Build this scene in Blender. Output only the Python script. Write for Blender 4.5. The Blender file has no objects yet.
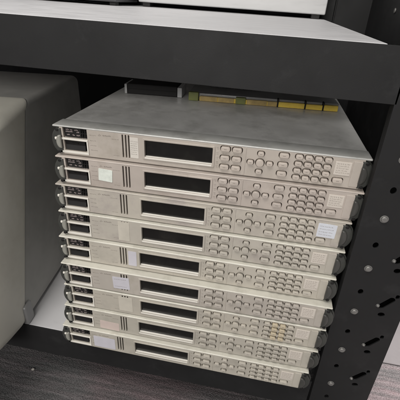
import bpy, bmesh, math, random
from mathutils import Vector, Matrix
random.seed(7)
S = 0.001                      # everything below is written in millimetres
scene = bpy.context.scene
COL = scene.collection

# ------------------------------------------------------------------ materials
def mat(name, col, rough=.5, metal=0., var=0., vscale=30., bump=0., bscale=900., dirt=None, dscale=8., dlo=.5, dhi=.7,
        rvar=.0, spec=.5, coat=0., aniso=None):
    m = bpy.data.materials.new(name); m.use_nodes = True
    nt = m.node_tree; N = nt.nodes; L = nt.links
    b = N['Principled BSDF']
    b.inputs['Roughness'].default_value = rough
    b.inputs['Metallic'].default_value = metal
    b.inputs['Specular IOR Level'].default_value = spec
    b.inputs['Coat Weight'].default_value = coat
    tc = N.new('ShaderNodeTexCoord')
    oi = N.new('ShaderNodeObjectInfo')
    mp = N.new('ShaderNodeVectorMath'); mp.operation = 'ADD'
    sc = N.new('ShaderNodeVectorMath'); sc.operation = 'SCALE'; sc.inputs['Scale'].default_value = 1.0
    gp = N.new('ShaderNodeNewGeometry')
    L.new(gp.outputs['Position'], mp.inputs[0])
    mp.inputs[1].default_value = (random.random()*5, random.random()*5, random.random()*5)
    vec = mp.outputs[0]
    if aniso:
        mm = N.new('ShaderNodeVectorMath'); mm.operation = 'MULTIPLY'; mm.inputs[1].default_value = aniso
        L.new(vec, mm.inputs[0]); vec2 = mm.outputs[0]
    else: vec2 = vec
    src = None
    c = (*col, 1)
    b.inputs['Base Color'].default_value = c
    if var > 0:
        n = N.new('ShaderNodeTexNoise'); n.inputs['Scale'].default_value = vscale; n.inputs['Detail'].default_value = 6
        n.inputs['Roughness'].default_value = .65
        L.new(vec2, n.inputs['Vector'])
        r = N.new('ShaderNodeValToRGB')
        r.color_ramp.elements[0].position = .3; r.color_ramp.elements[1].position = .72
        r.color_ramp.elements[0].color = (*[x*(1-var) for x in col], 1)
        r.color_ramp.elements[1].color = (*[min(1, x*(1+var)) for x in col], 1)
        L.new(n.outputs['Fac'], r.inputs['Fac']); src = r.outputs['Color']
    if dirt:
        n2 = N.new('ShaderNodeTexNoise'); n2.inputs['Scale'].default_value = dscale; n2.inputs['Detail'].default_value = 9
        n2.inputs['Roughness'].default_value = .7
        L.new(vec2, n2.inputs['Vector'])
        r2 = N.new('ShaderNodeMapRange'); r2.inputs['From Min'].default_value = dlo; r2.inputs['From Max'].default_value = dhi
        L.new(n2.outputs['Fac'], r2.inputs['Value'])
        mx = N.new('ShaderNodeMix'); mx.data_type = 'RGBA'
        L.new(r2.outputs[0], mx.inputs[0])
        if src: L.new(src, mx.inputs[6])
        else: mx.inputs[6].default_value = c
        mx.inputs[7].default_value = (*dirt, 1)
        src = mx.outputs[2]
    if src: L.new(src, b.inputs['Base Color'])
    if rvar > 0:
        n3 = N.new('ShaderNodeTexNoise'); n3.inputs['Scale'].default_value = 22; n3.inputs['Detail'].default_value = 8
        L.new(vec2, n3.inputs['Vector'])
        r3 = N.new('ShaderNodeMapRange'); r3.inputs['To Min'].default_value = max(.03, rough-rvar); r3.inputs['To Max'].default_value = min(1, rough+rvar)
        r3.inputs['From Min'].default_value = .3; r3.inputs['From Max'].default_value = .7
        L.new(n3.outputs['Fac'], r3.inputs['Value']); L.new(r3.outputs[0], b.inputs['Roughness'])
    if bump > 0:
        n4 = N.new('ShaderNodeTexNoise'); n4.inputs['Scale'].default_value = bscale; n4.inputs['Detail'].default_value = 3
        L.new(vec, n4.inputs['Vector'])
        bp = N.new('ShaderNodeBump'); bp.inputs['Strength'].default_value = bump; bp.inputs['Distance'].default_value = .0004
        L.new(n4.outputs['Fac'], bp.inputs['Height']); L.new(bp.outputs[0], b.inputs['Normal'])
    return m

M = {}
M['beige']   = mat('beige_panel', (.435,.39,.345), .48, var=.08, vscale=14, bump=.25, bscale=1500, dirt=(.30,.265,.215), dscale=24, dlo=.50, dhi=.86, rvar=.1)
M['key']     = mat('key_rubber', (.47,.415,.365), .46, var=.12, vscale=40, bump=.15, bscale=1200)
M['keyy']    = mat('key_yellowed', (.50,.43,.31), .5, var=.08, vscale=40, bump=.15, bscale=1200)
M['trim']    = mat('pale_trim', (.70,.67,.61), .38, var=.05, vscale=20, rvar=.1)
M['lid']     = mat('grey_lid', (.68,.675,.655), .42, metal=.08, var=.14, vscale=9, bump=.35, bscale=420, dirt=(.36,.355,.335), dscale=17, dlo=.47, dhi=.78, rvar=.14)
M['earrt']   = mat('grey_ear', (.055,.054,.05), .3, var=.2, vscale=30, rvar=.1)
M['silver']  = mat('silver_frame', (.48,.48,.46), .40, metal=.2, var=.10, vscale=14, rvar=.12, dirt=(.27,.265,.245), dscale=21, dlo=.48, dhi=.78)
M['cream']   = mat('cream_frame', (.60,.58,.51), .42, var=.08, vscale=14, rvar=.1, dirt=(.38,.36,.30), dscale=24, dlo=.5, dhi=.8)
M['brown']   = mat('brown_recess', (.035,.022,.016), .6)
M['black']   = mat('black_plastic', (.012,.011,.011), .55, spec=.3, var=.2, vscale=30)
M['screen']  = mat('screen_glass', (.010,.0095,.009), .2, rvar=.14, spec=.5, dirt=(.022,.021,.018), dscale=30, dlo=.5, dhi=.8)
M['plate']   = mat('plate_face', (.57,.52,.465), .4, var=.05, vscale=30)
M['palemark']= mat('pale_print', (.46,.38,.37), .6)
M['legend']  = mat('key_legend', (.27,.235,.205), .6)
M['ink']     = mat('grey_print', (.18,.155,.135), .6)
M['ear']     = mat('dark_ear', (.045,.046,.042), .38, var=.2, vscale=40, rvar=.1)
M['earlt']   = mat('pale_ear', (.27,.265,.235), .36, var=.08, vscale=30, rvar=.1)
M['paper']   = mat('paper_sticker', (.60,.565,.515), .55, var=.06, vscale=60)
M['strip']   = mat('pale_strip', (.51,.475,.41), .5, var=.08, vscale=50)
M['blue']    = mat('bluish_sticker', (.60,.62,.67), .4, var=.05, vscale=60)
M['lav']     = mat('lavender_sticker', (.53,.515,.56), .45, var=.06, vscale=60)
M['pink']    = mat('pink_sticker', (.55,.455,.415), .5, var=.06, vscale=60)
M['gloss']   = mat('glossy_sticker', (.70,.74,.68), .12, var=.12, vscale=120, coat=.5, bump=.9, bscale=130)
M['rack']    = mat('black_rack_paint', (.0125,.0125,.013), .6, spec=.32, var=.12, vscale=12, bump=.12, bscale=1100, rvar=.10, dirt=(.028,.028,.029), dscale=20, dlo=.55, dhi=.85)
M['board']   = mat('grey_shelf_board', (.57,.565,.575), .5, var=.03, vscale=5, aniso=(1,1.6,1), rvar=.13, dirt=(.47,.465,.47), dscale=13, dlo=.56, dhi=.82, bump=.1, bscale=300)
M['zinc']    = mat('zinc_bolt', (.24,.235,.225), .48, metal=.6, var=.15, vscale=200)
M['hole']    = mat('dark_hole', (.004,.004,.004), .9)
M['case']    = mat('beige_bezel', (.72,.70,.62), .5, var=.05, vscale=6, bump=.2, bscale=900, dirt=(.58,.55,.47), dscale=9, dlo=.5, dhi=.85)
M['caseside']= mat('grey_casing', (.40,.395,.375), .5, var=.08, vscale=7, bump=.3, bscale=900, rvar=.08, dirt=(.29,.285,.27), dscale=10, dlo=.45, dhi=.8)
M['pale']    = mat('pale_metal_case', (.50,.50,.50), .38, var=.10, vscale=4, aniso=(1,1,5), rvar=.1, dirt=(.34,.34,.34), dscale=7, dlo=.55, dhi=.8)
M['darkcase']= mat('dark_case', (.055,.055,.058), .45, var=.15, vscale=8, rvar=.1)
M['gold']    = mat('gold_strip', (.92,.62,.09), .42, metal=.0, var=.22, vscale=35, rvar=.12)
M['gold2']   = mat('dull_gold', (.50,.36,.13), .45, var=.3, vscale=60)
M['green']   = mat('green_block', (.20,.22,.06), .45, var=.15, vscale=90)
M['greytray']= mat('grey_tray', (.34,.34,.34), .42, metal=.3, var=.12, vscale=12, rvar=.12)
M['wall']    = mat('dark_wall', (.10,.10,.10), .8, var=.1, vscale=4)

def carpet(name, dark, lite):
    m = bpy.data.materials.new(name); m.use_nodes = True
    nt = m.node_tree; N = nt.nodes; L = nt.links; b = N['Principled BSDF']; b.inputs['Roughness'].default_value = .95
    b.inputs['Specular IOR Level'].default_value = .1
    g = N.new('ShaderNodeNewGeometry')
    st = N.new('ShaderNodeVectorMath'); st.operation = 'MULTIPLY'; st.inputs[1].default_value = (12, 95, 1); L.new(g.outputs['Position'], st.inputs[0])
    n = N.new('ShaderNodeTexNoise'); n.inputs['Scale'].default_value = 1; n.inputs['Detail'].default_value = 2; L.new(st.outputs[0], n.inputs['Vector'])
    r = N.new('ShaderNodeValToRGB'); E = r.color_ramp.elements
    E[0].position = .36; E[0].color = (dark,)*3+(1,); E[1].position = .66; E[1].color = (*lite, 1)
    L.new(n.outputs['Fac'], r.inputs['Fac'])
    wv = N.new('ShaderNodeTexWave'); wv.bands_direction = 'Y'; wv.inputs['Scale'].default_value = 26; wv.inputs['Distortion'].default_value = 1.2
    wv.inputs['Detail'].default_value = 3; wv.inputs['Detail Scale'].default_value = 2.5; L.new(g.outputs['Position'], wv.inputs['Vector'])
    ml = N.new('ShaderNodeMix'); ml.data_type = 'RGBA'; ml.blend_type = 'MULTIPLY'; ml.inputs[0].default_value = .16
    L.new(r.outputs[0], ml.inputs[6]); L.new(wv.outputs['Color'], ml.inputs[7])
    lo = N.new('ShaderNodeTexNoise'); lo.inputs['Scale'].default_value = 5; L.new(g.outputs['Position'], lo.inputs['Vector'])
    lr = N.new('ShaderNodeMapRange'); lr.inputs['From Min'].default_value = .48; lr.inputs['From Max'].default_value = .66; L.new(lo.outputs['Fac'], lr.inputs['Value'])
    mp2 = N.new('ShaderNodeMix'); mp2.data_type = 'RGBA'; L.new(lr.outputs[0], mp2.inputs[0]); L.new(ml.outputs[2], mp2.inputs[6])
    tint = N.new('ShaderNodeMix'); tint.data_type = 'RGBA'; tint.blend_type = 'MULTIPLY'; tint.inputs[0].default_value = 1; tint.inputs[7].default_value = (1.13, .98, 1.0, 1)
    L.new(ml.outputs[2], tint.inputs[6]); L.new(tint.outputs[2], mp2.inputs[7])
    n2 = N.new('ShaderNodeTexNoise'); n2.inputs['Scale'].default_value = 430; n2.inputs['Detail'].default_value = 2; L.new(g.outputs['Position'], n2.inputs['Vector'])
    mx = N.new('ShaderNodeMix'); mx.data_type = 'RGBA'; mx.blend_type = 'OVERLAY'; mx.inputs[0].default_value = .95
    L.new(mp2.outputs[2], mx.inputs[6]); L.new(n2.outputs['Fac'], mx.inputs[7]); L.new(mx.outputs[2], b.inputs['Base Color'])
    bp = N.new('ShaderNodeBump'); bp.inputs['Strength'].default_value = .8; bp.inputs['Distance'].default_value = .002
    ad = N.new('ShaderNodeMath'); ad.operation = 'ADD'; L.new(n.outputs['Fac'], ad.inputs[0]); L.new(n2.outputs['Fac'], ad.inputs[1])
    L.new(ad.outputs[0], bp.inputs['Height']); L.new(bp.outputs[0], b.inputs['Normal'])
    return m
M['carpet'] = carpet('striped_carpet', .10, (.15,.137,.14))  # carpet colour darkened to carry the shade in front of the rack
M['carpet_lit'] = carpet('lit_carpet', .38, (.56,.50,.51))  # same carpet in a paler tone for the brighter light at the right
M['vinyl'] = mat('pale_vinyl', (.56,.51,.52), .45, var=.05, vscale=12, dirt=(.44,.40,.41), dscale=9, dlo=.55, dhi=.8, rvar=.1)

# ------------------------------------------------------------------ mesh helpers
def finish(name, bm, m, parent=None, loc=None, smooth=None):
    bmesh.ops.recalc_face_normals(bm, faces=bm.faces)
    me = bpy.data.meshes.new(name)
    bm.to_mesh(me); bm.free()
    me.transform(Matrix.Scale(S, 4))
    for x in (m if isinstance(m, (list, tuple)) else [m]): me.materials.append(x)
    if smooth is not None:
        for p in me.polygons: p.use_smooth = True
        me.set_sharp_from_angle(angle=math.radians(smooth))
    o = bpy.data.objects.new(name, me); COL.objects.link(o)
    if loc: o.location = Vector(loc)*S
    if parent: o.parent = parent
    if smooth is not None:
        wn = o.modifiers.new('weighted_normal', 'WEIGHTED_NORMAL'); wn.keep_sharp = True; wn.weight = 80
    return o

def box(bm, x0, x1, y0, y1, z0, z1, bev=0., seg=2, mi=0):
    vs = [bm.verts.new((x, y, z)) for x in (x0, x1) for y in (y0, y1) for z in (z0, z1)]
    fs = [(0,1,3,2),(4,6,7,5),(0,4,5,1),(2,3,7,6),(0,2,6,4),(1,5,7,3)]
    F = [bm.faces.new([vs[i] for i in f]) for f in fs]
    for f in F: f.material_index = mi
    if bev > 0:
        es = list({e for f in F for e in f.edges})
        r = bmesh.ops.bevel(bm, geom=es, offset=bev, segments=seg, affect='EDGES', profile=.5, clamp_overlap=True)
        for f in r['faces']: f.material_index = mi

def rrect(x0, x1, z0, z1, r, n=5):
    r = min(r, (x1-x0)/2-.01, (z1-z0)/2-.01)
    if r <= 0.02: return [(x0,z0),(x1,z0),(x1,z1),(x0,z1)]
    P = []
    for cx, cz, a0 in ((x1-r,z0+r,-90),(x1-r,z1-r,0),(x0+r,z1-r,90),(x0+r,z0+r,180)):
        for k in range(n+1):
            a = math.radians(a0+90*k/n); P.append((cx+r*math.cos(a), cz+r*math.sin(a)))
    return P

def ellipse(cx, cz, rx, rz, n=24): return [(cx+rx*math.cos(2*math.pi*k/n), cz+rz*math.sin(2*math.pi*k/n)) for k in range(n)]

def plate(loops, y0, y1, bev=0.):
    """flat plate in the XZ plane from y0 (front) to y1 with the first loop as outline and the others as holes -> bmesh"""
    cu = bpy.data.curves.new('plate_curve', 'CURVE'); cu.dimensions = '2D'; cu.fill_mode = 'BOTH'
    for P in loops:
        s = cu.splines.new('POLY'); s.points.add(len(P)-1); s.use_cyclic_u = True
        for i, (a, b) in enumerate(P): s.points[i].co = (a, b, 0, 1)
    cu.extrude = (y1-y0)/2-bev
    if bev: cu.bevel_depth = bev; cu.bevel_resolution = 1; cu.offset = -bev
    o = bpy.data.objects.new('plate_curve', cu); COL.objects.link(o)
    dg = bpy.context.evaluated_depsgraph_get()
    me = bpy.data.meshes.new_from_object(o.evaluated_get(dg))
    bpy.data.objects.remove(o); bpy.data.curves.remove(cu)
    bm = bmesh.new(); bm.from_mesh(me); bpy.data.meshes.remove(me)
    bmesh.ops.remove_doubles(bm, verts=bm.verts, dist=.005)
    for v in bm.verts:
        x, z, d = v.co; v.co = (x, (y0+y1)/2-d, z)
    return bm

def prism_x(bm, prof, x0, x1, bev=0):
    a = [bm.verts.new((x0, y, z)) for y, z in prof]; b = [bm.verts.new((x1, y, z)) for y, z in prof]
    n = len(prof); F = [bm.faces.new(a), bm.faces.new(b[::-1])]
    for i in range(n): F.append(bm.faces.new((a[i], b[i], b[(i+1)%n], a[(i+1)%n])))
    if bev:
        bmesh.ops.bevel(bm, geom=list({e for f in F for e in f.edges}), offset=bev, segments=2, affect='EDGES', profile=.5, clamp_overlap=True)

def merge(bm, other):
    me = bpy.data.meshes.new('tmp'); other.to_mesh(me); other.free(); bm.from_mesh(me); bpy.data.meshes.remove(me)

def tag(o, label, cat, group=None):
    o['label'] = label; o['category'] = cat
    if group: o['group'] = group
    return o
def thing(name, label, cat, loc=(0,0,0), rot=(0,0,0), group=None):
    o = bpy.data.objects.new(name, None); COL.objects.link(o)
    o.empty_display_size = .03; o.location = Vector(loc)*S; o.rotation_euler = rot
    return tag(o, label, cat, group)
def dup(o, parent=None):
    c = o.copy(); COL.objects.link(c)
    if parent: c.parent = parent
    for ch in list(o.children): dup(ch, c)
    return c

# ------------------------------------------------------------------ the instrument
H = 43.7
def V(v): return 44.0 - v            # distance down from the unit's top edge -> local z

def key_mesh(w, h, legend=True, r=2.0, d=3.0):
    bm = plate([rrect(-w/2, w/2, -h/2, h/2, r)], -d, 5.0, .8)
    if legend:
        box(bm, -w*.15, w*.15, -d-.06, -d+.25, -.4, .4, mi=1)
    return bm

def micro(bm, xa, xb, v, h, y0, y1, mi=0):
    """a word of print too small to read: strokes of uneven height"""
    x = xa
    while x < xb-.15:
        w = min(random.uniform(.35, .7), xb-x); k = random.random()
        t = v-h/2-(.25*h if k > .7 else 0); b = v+h/2+(.2*h if k < .2 else 0)
        if k < .45: box(bm, x, x+w, y0, y1, V(b), V(b-h*.4), mi=mi); box(bm, x, x+w*.45, y0-.01, y1, V(b-h*.4), V(t), mi=mi)
        else: box(bm, x, x+w, y0, y1, V(t+h*.4), V(t), mi=mi); box(bm, x+w*.5, x+w, y0-.01, y1, V(b), V(t+h*.4), mi=mi)
        x += w+.28

def build_unit():
    u = thing('rack_instrument', 'x', 'test instrument')
    # body
    bm = bmesh.new(); box(bm, -213.5, 213.5, 7, 470, .4, 43.6, 1.2, 3)
    finish('chassis', bm, M['lid'], u, smooth=40)
    bm = bmesh.new(); box(bm, -216.0, 214.0, -.2, 30, 41.4, 44.2, 1.3, 4)
    finish('front_frame', bm, M['silver'], u, smooth=40)
    # front panel with its openings
    holes = [rrect(-80.6, 14.2, V(32.0), V(7.9), .8, 2),
             rrect(-200.5, -164.5, V(17.2), V(1.9), .6, 2), rrect(-200.5, -166.5, V(36.3), V(20.0), .6, 2)]
    for gx in (-112.2, -107.6, -103.2): holes.append(rrect(gx-.95, gx+.95, V(37.5), V(3.6), .9, 3))
    KEYS = [('key', 12.2, 6.6, 2.6, [(x, v) for x in (31, 46.5, 107) for v in (7.4, 20.2, 33.0)]),
            ('arrow_key', 8.2, 6.0, 2.6, [(77.5, 8.6), (65, 21.6), (90, 21.2), (77.3, 34.0)]),
            ('round_key', 10.4, 10.4, 5.2, [(77.4, 21.3)]),
            ('number_key', 9.2, 6.2, 2.8, [(x, v) for x in (126, 138, 150, 162) for v in (6.9, 16.4, 25.9, 35.4)]),
            ('output_key', 12.4, 6.4, 2.4, [(178, 33.2)])]
    for nm, w, h, r, pts in KEYS:
        for x, v in pts: holes.append(rrect(x-w/2-1, x+w/2+1, V(v)-h/2-.95, V(v)+h/2+.95, r+.7, 4))
    bm = plate([rrect(-206, 206, 1.7, 42.6, 1.2)]+holes, 0, 8, .5)
    panel = finish('front_panel', bm, M['beige'], u, smooth=50)
    bm = bmesh.new(); box(bm, 22, 187, 5.2, 7.4, 2.6, 41.2); finish('key_mat', bm, M['brown'], panel)
    # backing of the grooves
    bm = bmesh.new(); box(bm, -115, -100.5, 5.0, 7.4, V(39), V(2.4))
    finish('groove_backing', bm, M['black'], panel)
    # raised frame and pale sill round the display
    bm = plate([rrect(-83.6, 17.2, V(35.6), V(5.4), 2), rrect(-80.5, 14.1, V(31.9), V(8.0), .8, 2)], -1.3, .3, .5)
    disp = finish('display', bm, M['beige'], u, smooth=50)
    bm = bmesh.new(); box(bm, -84, 17.6, 3.6, 7.6, V(35), V(6)); finish('screen', bm, M['screen'], disp)
    bm = bmesh.new(); prism_x(bm, [(-1.6,V(32.5)),(-1.6,V(34.5)),(1,V(34.5)),(3.5,V(31.3))], -80.2, 13.8, .25)
    finish('sill', bm, M['trim'], disp)
    # inner window tint lines: bezel inside the screen
    # upper vent with ribs, lower rocker switch, pale bars between
    bm = bmesh.new(); box(bm, -203, -161.5, 5.2, 7.8, V(19), V(1.0)); 
    for k in range(7): box(bm, -198.5+k*5.0, -197.4+k*5.0, 3.2, 5.4, V(15.8), V(4.0), .2, 1)
    box(bm, -200, -165, 3.0, 5.4, V(10.4), V(9.5), .2, 0)
    vent = finish('vent', bm, [M['black'], M['darkcase']], u)
    bm = bmesh.new(); box(bm, -198.8, -174.5, 2.6, 3.1, V(15.6), V(3.6), .1)
    for v, xs in ((5.6, (-197,-190.5,-184)), (8.6, (-197.5,-192,-181)), (13.2, (-196,-187.5,-181.5))):
        for x in xs: micro(bm, x, x+random.uniform(3,5.5), v, 1.3, 2.45, 2.7, 1)
    for x in (-172.6, -169.4): box(bm, x, x+.8, 2.5, 5.3, V(15.4), V(4.2), .1, 1)
    finish('marking_plate', bm, [M['black'], M['palemark']], vent)
    bm = bmesh.new(); prism_x(bm, [(1.6,V(35.4)),(3.6,V(28)),(1.0,V(20.8)),(7.6,V(20.6)),(7.6,V(35.6))], -199.6, -170.0, .5)
    box(bm, -202, -164.8, 6.0, 7.8, V(37.3), V(19.2))
    box(bm, -190, -180, 1.6, 3.6, V(25.6), V(24.9), .1, 1)
    sw = finish('power_switch', bm, M['black'], u, smooth=40)
    bm = bmesh.new(); box(bm, -207, -163.6, -1.5, .4, V(20.0), V(17.2), .55); box(bm, -207, -163.6, -1.5, .4, V(39.8), V(36.4), .55)
    box(bm, -165.8, -163.6, -1.48, .42, V(36.4), V(20.0), .5)
    finish('switch_surround', bm, M['trim'], u, smooth=40)
    # printed marks (logo and captions, too small to read in the photograph)
    bm = bmesh.new()
    def dash(x, v, w, h=.75, mi=0): micro(bm, x, x+w, v, h, -.10, .2, mi)
    for x, w in ((-141,2.2),(-138.3,1.3),(-136.6,1.5),(-134.8,.9),(-133.6,1.8),(-131.5,1.6),(-129.6,.9)): dash(x, 8.2, w, 1.5)
    for i in range(5): dash(-147.6+i*.95, 8.2, .5, 2.6-abs(i-2)*.8)
    for x, w in ((-128,3.6),(-123.6,2.2),(-120.6,3.0)): dash(x, 11.8, w, .6)
    for v in (9.5, 17.5, 24.5, 31.5):
        x = -160.5
        while x < -151.5:
            w = random.uniform(.8, 2.2); dash(x, v, w, .8); x += w+.6
    for x, w in ((-127,3.4),(-122.8,5.2)): dash(x, 35.5, w, .6)
    for v in (7, 14, 20.5, 27, 33):
        dash(19.2, v, 3.0, .7); dash(20, v+2.0, 2.0, .6)
    for x0 in (31, 46.5, 107):                                   # captions over the keys
        for v in (1.9+.9, 14.2, 27.1):
            dash(x0-4, v, 3.2, .6); dash(x0-.2, v, 2.6, .6)
    for x0 in (126,138,150,162):
        for v in (2.0+.9, 11.4, 20.9, 30.4): dash(x0-2.2, v, random.uniform(2.5,4.2), .5)
    finish('printed_marks', bm, M['ink'], u)
    # rib between key groups
    bm = bmesh.new(); box(bm, 56.4, 58.4, -.8, .4, V(41), V(2.4), .5)
    finish('panel_rib', bm, M['beige'], u, smooth=40)
    bm = bmesh.new(); box(bm, 192.6, 204.6, -1.0, .4, V(39.5), V(5.0), .7)
    finish('end_cover', bm, M['beige'], u, smooth=40)
    # keys
    def put(proto, x, v):
        o = proto if not proto.get('used') else None   # the first place moves the key itself
        if o is None:
            o = proto.copy(); COL.objects.link(o); o.parent = u
        proto['used'] = 1
        o.location = Vector((x, 0, V(v)))*S
    for nm, w, h, r, pts in KEYS:
        pr = finish(nm, key_mesh(w, h, nm not in ('round_key',), r), [M['key'], M['legend']], u, smooth=35)
        for x, v in pts: put(pr, x, v)
    for o in u.children:
        if 'used' in o: del o['used']
    # rating plate
    bm = bmesh.new(); box(bm, 171.0, 191.0, -.9, .4, V(25.5), V(7.2), .5)
    for v in (10, 13, 16, 19, 22):
        x = 173.2
        while x < 187.5:
            w = random.uniform(1.2, 3.6); micro(bm, x, x+w, v, 1.1, -1.0, -.6, 1); x += w+.9
    finish('label_plate', bm, [M['plate'], M['legend']], u, smooth=40)
    # rounded ears
    bm = bmesh.new(); prism_x(bm, [(-3.2,V(20.6)),(-3.2,V(17.0)),(1,V(16.4)),(1,V(21.2))], -213, -203, .8); finish('ear_bar', bm, M['trim'], u, smooth=40)
    for s in (-1, 1):
        def D(x, r, rz, n=14):
            P = [(s*(x+r*math.cos(math.radians(a))), 21.6+rz*math.sin(math.radians(a))) for a in [-90+180*k/n for k in range(n+1)]]
            return [(s*(x-2.5), 21.6-rz)]+P+[(s*(x-2.5), 21.6+rz)]
        bm = plate([D(205.5, 13.2, 18.6)], -1.5, 12, 1.3)
        merge(bm, plate([D(205.5, 15.2, 19.8)], 5, 9, .9))
        e = finish('rack_ear', bm, M['ear'], u, smooth=50)
        bm = plate([D(205, 5.0 if s < 0 else 6.2, 9.5 if s < 0 else 11.5)], -6.0, -1.2, 1.8)
        finish('thumb_grip', bm, M['earlt'] if s < 0 else M['earrt'], e, smooth=60)
        for zz in (5.2, 38.0): finish('screw', plate([ellipse(s*208.6, zz, 2.4, 2.0, 14)], -2.6, -1.3, .4), M['black'], e, smooth=50)
    return u

dx   = [4.99, 5.32, .10, .95, -1.95, 1.16, .90, -2.48, -8.99]
prot = [-20.36, -15.07, -11.83, -7.24, -1.48, 9.97, 11.12, 15.38, 21.86]
labels = [
 'topmost beige rack instrument of the stack, its dusty grey lid open to view',
 'second beige rack instrument from the top, with a glossy crumpled sticker beside its switches',
 'third beige rack instrument from the top, with a bluish white label at its right end',
 'fourth beige rack instrument from the top of the stack, plain front without stickers',
 'fifth beige rack instrument, middle of the stack, lavender sticker just left of its display',
 'sixth beige rack instrument from the top, lavender sticker on its left part, lid sticking out',
 'seventh beige rack instrument from the top, with yellowed number keys',
 'eighth beige rack instrument, second from the bottom, pinkish sticker on its left half',
 'bottom beige rack instrument of the stack, resting on the grey shelf board',
]
unit0 = build_unit()
units = [unit0]+[dup(unit0) for _ in range(8)]
for i, u in enumerate(units):
    u.location = Vector((dx[i], -prot[i], 44.45*(8-i)+.3))*S
    u.rotation_euler = (0, 0, 0)
    tag(u, labels[i], 'test instrument', 'beige rack instruments stacked on the lower shelf')

def sticker(i, name, m, x0, x1, v0, v1, tilt=0, lines=0, t=.35, label=None):
    bm = plate([rrect(-(x1-x0)/2, (x1-x0)/2, -(v1-v0)/2, (v1-v0)/2, .8, 2)], -t, .05)
    for k in range(lines):
        z = (v1-v0)/2*(.62-1.24*k/max(1, lines-1)); x = -(x1-x0)/2*.8
        while x < (x1-x0)/2*.6:
            w = random.uniform(.8, 2.8); micro(bm, x, min(x+w, (x1-x0)/2*.85), 44.0-z, .9, -t-.06, -t+.1, 1); x += w+.7
    o = finish(name, bm, [m, M['ink']], units[i])
    o.location = Vector(((x0+x1)/2, -.05, V((v0+v1)/2)))*S; o.rotation_euler = (0, math.radians(tilt), 0)
    if label: o['label'] = label
sticker(0, 'sticker', M['paper'], -101.6, -89.5, 6, 36, 0, 7, label='pale paper sticker with faint print')
sticker(1, 'sticker', M['gloss'], -150, -129, 12, 31, 4, 0, .8, label='glossy crumpled sticker')
sticker(2, 'sticker', M['blue'], 171.5, 196, 5.8, 27, 1, 4, 1.35, label='bluish white sticker')
sticker(4, 'sticker', M['lav'], -99.5, -86, 8, 36, 0, 0, label='lavender sticker')
sticker(5, 'sticker', M['lav'], -127, -99, 10, 34, -3, 2, label='lavender sticker over the grooves')
sticker(7, 'sticker', M['pink'], -152, -117, 22, 40, 2, 0, label='pinkish sticker')
sticker(8, 'sticker', M['lav'], -158, -118, 12, 38, 0, 0, label='lavender sticker')
sticker(3, 'sticker', M['strip'], -118.5, -100.5, 4, 38, 0, 0, label='pale strip over the grooves')
sticker(6, 'sticker', M['strip'], -119, -95, 6, 37, -1, 0, label='pale strip over the grooves')
for o in units[6].children:
    if o.name.split('.')[0] == 'number_key' and 130 < o.location.x*1000 < 156:
        o.material_slots[0].link = 'OBJECT'; o.material_slots[0].material = M['keyy']

# every case has yellowed and greyed differently
tints = [None, (.43,.38,.34), (.44,.405,.352), (.425,.395,.345), (.445,.412,.355), (.415,.38,.338), (.435,.402,.345), (.41,.382,.332), (.43,.40,.347)]
for i, c in enumerate(tints):
    if not c: continue
    k = random.uniform(.85, 1.15)
    mb = mat('beige_panel_tint', c, .48, var=.09, vscale=14*k, bump=.25, bscale=1500, dirt=tuple(x*random.uniform(.6,.72) for x in c), dscale=22*k, dlo=.47+.04*random.random(), dhi=.86, rvar=.1)
    mk = mat('key_tint', tuple(min(1, x*1.04) for x in c), .46, var=.12, vscale=40*k, bump=.15, bscale=1200)
    for o in units[i].children_recursive:
        for sl in o.material_slots:
            if sl.material in (M['beige'], M['key']):
                new = mb if sl.material == M['beige'] else mk
                sl.link = 'OBJECT'; sl.material = new
            elif sl.material == M['silver']:
                sl.link = 'OBJECT'; sl.material = mb if i in (1, 2) else M['cream']

# ------------------------------------------------------------------ shelving rack
rack = thing('shelving_rack', 'black steel shelving rack with grey shelf boards and slotted posts', 'rack', (0, 340, -160))
def rk(o): o.parent = rack; o.location = Vector(o.location)-Vector((0,340,-160))*S; return o
YL = -2.8
def shelf(z, roll, lip, x1b):
    e = bpy.data.objects.new('shelf', None); COL.objects.link(e); e.parent = rack
    e.location = Vector((0, -340, z+160))*S; e.rotation_euler = (0, roll, 0)
    bm = bmesh.new(); box(bm, -900, x1b, YL+2.2, 682, -16, 0, .8, 2); finish('shelf_board', bm, M['board'], e, smooth=40)
    bm = bmesh.new()
    prism_x(bm, [(YL,-.6),(YL,-lip),(YL+26,-lip),(YL+26,-lip+2),(YL+2,-lip+2),(YL+2,-.6)], -900, 219.4, .5)
    finish('front_beam', bm, M['rack'], e, smooth=40)
    bm = bmesh.new(); box(bm, -900, 216, 683, 686, -lip, -.6, .6); finish('rear_beam', bm, M['rack'], e, smooth=40)
    return e
shelf(0, 0, 72, 212)
shelf(534.8, math.radians(.86), 59, 193.7)

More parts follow.
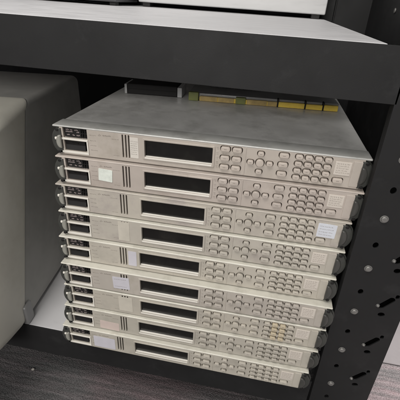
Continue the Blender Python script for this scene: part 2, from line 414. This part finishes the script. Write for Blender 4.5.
def post(yf, sgn):
    """L section upright: slotted front flange and side flange"""
    holes = []
    X1, X2 = 246.5, 276.5
    for k in (range(-2, 12) if sgn > 0 else ()):
        zb = 10+k*80.5
        holes.append(ellipse(X1, zb+40, 3.6, 4.6, 16))
        z2 = 27+k*80.5
        # tear-drop slot leaning right, and a small hole below it
        a = math.radians(52)
        P = []
        for t in range(18):
            an = 2*math.pi*t/18; r = 4.7
            px, pz = r*math.cos(an), r*math.sin(an)
            along = px*math.cos(a)+pz*math.sin(a)
            if along > 0: px += 17*math.cos(a)*min(1, along/1.2); pz += 17*math.sin(a)*min(1, along/1.2)
            P.append((X2+3+px, z2+3+pz))
        holes.append(P)
        holes.append(ellipse(X2+7, z2-13, 4.8, 4.0, 16))
        holes.append(rrect(X2+17, X2+22, z2+20, z2+27, 2.2, 4))
    bm = plate([[(220,-155),(311,-155),(311,950),(220,950)]]+holes, yf, yf+2.2, .3)
    b2 = bmesh.new(); box(b2, 308.8, 311, yf+2.2, yf+78, -155, 950, .3, 1); merge(bm, b2)
    b2 = bmesh.new(); box(b2, 220, 222.2, yf+2.2, yf+14, -155, 950, .3, 1); merge(bm, b2)
    if sgn < 0:
        for v in bm.verts: v.co.y = 2*yf-v.co.y
    if sgn > 0:
        for v in bm.verts:                                   # the upright leans a little
            v.co.x += (200-v.co.z)*.014
    p = rk(finish('post', bm, M['rack'], smooth=40))
    return p
def bolt(x, y, z, r, par):
    bm = plate([ellipse(0, 0, r*1.25, r*1.25, 22)], -.8, 0, .2)
    merge(bm, plate([ellipse(0, 0, r, r, 20)], -2.6, -.6, 1.1))
    o = finish('bolt', bm, M['zinc'], smooth=60); o.parent = par; o.location = Vector((x, y, z))*S - par.location - rack.location
    return o
pf = post(YL, 1); post(684, -1)
for k, z in enumerate((412, 332, 253, 173, 90, 6)):
    bolt(246.5+(200-z)*.014, YL, z, 4.2, pf)
for z in (350, 270, 190, 108, 27): bolt(274.5+(200-z)*.014, YL, z+1.5, 2.1, pf)
bm = bmesh.new(); box(bm, 301.5, 304.2, 62, 622, -150, 950, .4, 1)
sp = rk(finish('side_panel', bm, M['rack']))
bm = bmesh.new(); box(bm, -900, 300, 687, 689, -150, 950, .3, 1)
rk(finish('back_panel', bm, M['rack']))
for y, z in ((250, 398), (420, 560), (520, 640), (330, 600)):
    b = plate([ellipse(0, 0, 4.6, 4.6, 20)], -2.4, 0, .9)
    o = finish('hole_spot', b, M['zinc'], smooth=60); o.parent = sp  # zinc disc standing in for a bright hole in the panel
    o.rotation_euler = (0, 0, math.radians(-90)); o.location = Vector((301.5, y, z))*S - sp.location - rack.location

# ------------------------------------------------------------------ beige cabinet at the left
cab = thing('desktop_cabinet', 'bulky beige cased machine with rounded front bezel left of the stack', 'machine', (-314.5, -5, 1), (0, 0, math.radians(6.8)))
def ring(bm, y, inset, r, W=520, Hh=394, shear=0, n=8, zl=0, lean=0):
    P = rrect(-W+inset, -inset, inset*.12+zl, Hh-inset, r, n)
    return [bm.verts.new((x, y+shear*z+ (max(0, z-280)**2)*.0070*lean, z)) for x, z in P]
def loft(name, rings, m, par, cap0=True, cap1=True, smooth=35):
    bm = bmesh.new(); R = [ring(bm, **k) for k in rings]
    for a, b in zip(R, R[1:]):
        for i in range(len(a)): bm.faces.new((a[i], a[(i+1)%len(a)], b[(i+1)%len(b)], b[i]))
    if cap0: bm.faces.new(R[0])
    if cap1: bm.faces.new(R[-1][::-1])
    return finish(name, bm, m, par, smooth=smooth)
loft('casing', [dict(y=1,inset=3,r=13,shear=.2,lean=1), dict(y=6,inset=2,r=13,shear=.2,lean=1), dict(y=200,inset=2,r=12,shear=.05,lean=.4), dict(y=392,inset=2,r=14), dict(y=402,inset=10,r=12)], M['caseside'], cab)
fb = loft('front_bezel', [dict(y=0,inset=3.2,r=14,shear=.2,lean=1), dict(y=-2,inset=1.6,r=15,shear=.2,lean=1), dict(y=-12,inset=1,r=17,shear=.2,lean=1), dict(y=-40,inset=2,r=24,shear=.19,lean=1),
      dict(y=-75,inset=6,r=30,shear=.18,lean=.95), dict(y=-108,inset=15,r=34,shear=.17,lean=.9), dict(y=-126,inset=34,r=30,shear=.16,lean=.85), dict(y=-120,inset=42,r=26,shear=.16,lean=.85), dict(y=-110,inset=48,r=30,shear=.16,lean=.85)],
      M['case'], cab, smooth=50)
bm = plate([rrect(-430, -90, 70, 330, 8)], -118, -106, 1)
for v in bm.verts: v.co.y += .16*v.co.z+max(0, v.co.z-280)**2*.0070*.85
finish('dark_window', bm, M['screen'], fb, smooth=40)
bm = bmesh.new(); box(bm, -6, 3.5, 2, 26, -.8, 42, 2.5, 3); finish('corner_guard', bm, M['greytray'], cab, smooth=50)

# ------------------------------------------------------------------ things lying on the rear of the top unit
ZT = 44.45*8+44.1+.3
t = thing('flat_tray', 'flat grey tray with a gold front strip lying at the back of the topmost instrument', 'tray', (72, 236, ZT), (0, 0, math.radians(2.9)))
bm = bmesh.new(); box(bm, -134, 134, 5, 150, .2, 12.5, .8); finish('tray_body', bm, M['greytray'], t, smooth=40)
bm = bmesh.new(); box(bm, -100, 40, 62, 150, 12.7, 27, 1); box(bm, -96, -20, 60.5, 63, 15, 24, .4, mi=1); finish('module', bm, [M['greytray'], M['darkcase']], t, smooth=40)
bm = bmesh.new(); box(bm, 46, 128, 70, 150, 12.7, 22, 1); finish('module', bm, M['pale'], t, smooth=40)
bm = bmesh.new(); box(bm, -113, 133, -1, 4.8, .2, 8.2, .8)
gs = finish('gold_strip', bm, M['gold'], t, smooth=40)
for x0, x1, h in ((-112,-80,8.9), (-79,-50,8.6), (-27,9,9.0), (10,27,8.6), (29,75,9.2), (77,106,9.0), (108,132.5,9.8)):
    bm = bmesh.new(); box(bm, x0, x1, -1.6-random.random()*.6, 3.5, .4, h, .6); finish('gold_block', bm, M['gold2'] if x0 < 20 else M['gold'], gs, smooth=40)
for x in (28, 76, 107):
    bm = bmesh.new(); box(bm, x-1.3, x+1.3, -3.6, 7, .3, 14.5, .5); finish('clip', bm, M['black'], gs)
for x, w in ((-124, 9), (-38, 9)):
    bm = bmesh.new(); box(bm, x-w, x+w, -4, 4.6, .2, 15 if x < -100 else 11.5, 1); finish('green_block', bm, M['green'], t, smooth=40)
a = thing('power_adapter', 'slim black box with pale ends lying left of the gold striped tray', 'adapter', (-133, 236, ZT), (0, 0, math.radians(3)))
bm = bmesh.new(); box(bm, -48, 48, 0, 50, .2, 19.5, 1.5, 3); box(bm, -46, 46, -1.0, 1, 9.0, 10.2, .3); ab = finish('adapter_body', bm, M['black'], a, smooth=40)
bm = bmesh.new(); box(bm, -53, -48.2, -1, 46, .2, 18, 1); finish('end_cap', bm, M['pale'], a, smooth=40)
bm = bmesh.new(); box(bm, 48.2, 57, -1, 46, .2, 18, 1); finish('end_cap', bm, M['pale'], a, smooth=40)

# ------------------------------------------------------------------ cases on the upper shelf
c = thing('metal_case', 'pale grey metal case standing at the back of the upper shelf', 'case', (-70, 640, 536), (0, math.radians(.86), 0))
bm = bmesh.new(); box(bm, -215, 262, -36, 30, 10, 210, 3, 3); finish('case_body', bm, M['pale'], c, smooth=40)
for x in (-195, 240):
    bm = bmesh.new(); box(bm, x-10, x+10, -30, 0, .2, 10.2, 1); finish('foot', bm, M['black'], c)
c = thing('dark_case', 'dark grey case at the left end of the upper shelf beside the pale case', 'case', (-420, 560, 540.8), (0, math.radians(.86), 0))
bm = bmesh.new(); box(bm, -190, 118, -60, 90, 8, 150, 4, 3); finish('case_body', bm, M['darkcase'], c, smooth=40)
for x in (-175, 103):
    bm = bmesh.new(); box(bm, x-8, x+8, -50, -30, .2, 8.2, 1); finish('foot', bm, M['black'], c)

bm = plate([[(-3.2,-2.0),(1.5,-2.8),(3.4,.2),(1.0,2.7),(-2.6,1.8)]], -.4, .4, .1)
for v in bm.verts: v.co = (v.co.x, v.co.z, v.co.y+.5+.12*abs(v.co.x))
tag(finish('paper_scrap', bm, M['paper'], loc=(-342.9, 10.5, -159.4)), 'tiny white scrap of paper lying on the shaded carpet before the rack', 'scrap')
# ------------------------------------------------------------------ setting
def structure(name, bm, m):
    o = finish(name, bm, m); o['kind'] = 'structure'; return o
bm = bmesh.new(); box(bm, -2500, 330, -2600, 204, -180, -160); structure('shaded_carpet', bm, M['carpet'])  # left part of the carpet, shade put into its colour
bm = bmesh.new(); box(bm, 330, 3000, -2600, 204, -180, -160); structure('lit_carpet', bm, M['carpet_lit'])  # right part of the carpet, light put into its colour
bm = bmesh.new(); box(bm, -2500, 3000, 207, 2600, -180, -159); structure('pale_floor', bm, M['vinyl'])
bm = bmesh.new(); box(bm, -2500, 3000, 204, 207, -180, -161.5); structure('floor_seam', bm, M['black'])

# ------------------------------------------------------------------ light
def area(name, loc, target, sx, sy, energy, col):
    l = bpy.data.lights.new(name, 'AREA'); l.shape = 'RECTANGLE'; l.size = sx; l.size_y = sy; l.energy = energy; l.color = col
    o = bpy.data.objects.new(name, l); COL.objects.link(o); o.location = loc
    o.rotation_euler = (Vector(target)-Vector(loc)).to_track_quat('-Z', 'Y').to_euler(); return o
area('ceiling_lamp', (-.45, -.85, 2.35), (0, 0, .3), 1.3, .9, 36, (1, .965, .92))
area('ceiling_lamp', (-.6, -4.4, 1.95), (0, 0, .3), 1.8, .8, 140, (1, .97, .93))
area('side_fill', (1.9, -2.2, 1.35), (0, .1, .3), .9, 1.1, 2, (.95, .98, 1))  # added fill for the cabinet side and lid, no real source there
area('ceiling_lamp', (1.6, .9, 2.3), (1.0, .2, 0), 1.2, .6, 30, (1, .98, .95))
w = bpy.data.worlds.new('World'); scene.world = w; w.use_nodes = True
w.node_tree.nodes['Background'].inputs[0].default_value = (.92, .96, 1, 1); w.node_tree.nodes['Background'].inputs[1].default_value = .14

# ------------------------------------------------------------------ camera
R = Matrix(((0.9804111923290892, -0.044619722878249266, 0.19184101304494722), (0.13148055637343237, 0.8734761235786777, -0.46877747901710554), (-0.14665182321258757, 0.4848180502705818, 0.862232393778025))) \
    @ Matrix(((1,0,0),(0,0,-1),(0,1,0)))
C = Vector((81.518, -427.904, 563.034))*S
cam = bpy.data.cameras.new('camera'); co = bpy.data.objects.new('camera', cam); COL.objects.link(co)
mw = Matrix((( R[0][0], -R[1][0], -R[2][0], C.x), (R[0][1], -R[1][1], -R[2][1], C.y), (R[0][2], -R[1][2], -R[2][2], C.z), (0,0,0,1)))
co.matrix_world = mw
cam.sensor_width = 36; cam.lens = 36*362.246/400; cam.clip_start = .01; cam.clip_end = 100
scene.camera = co
vs = scene.view_settings; vs.view_transform = 'Standard'; vs.look = 'None'; vs.exposure = 0; vs.gamma = 1
scene.render.engine = 'CYCLES'
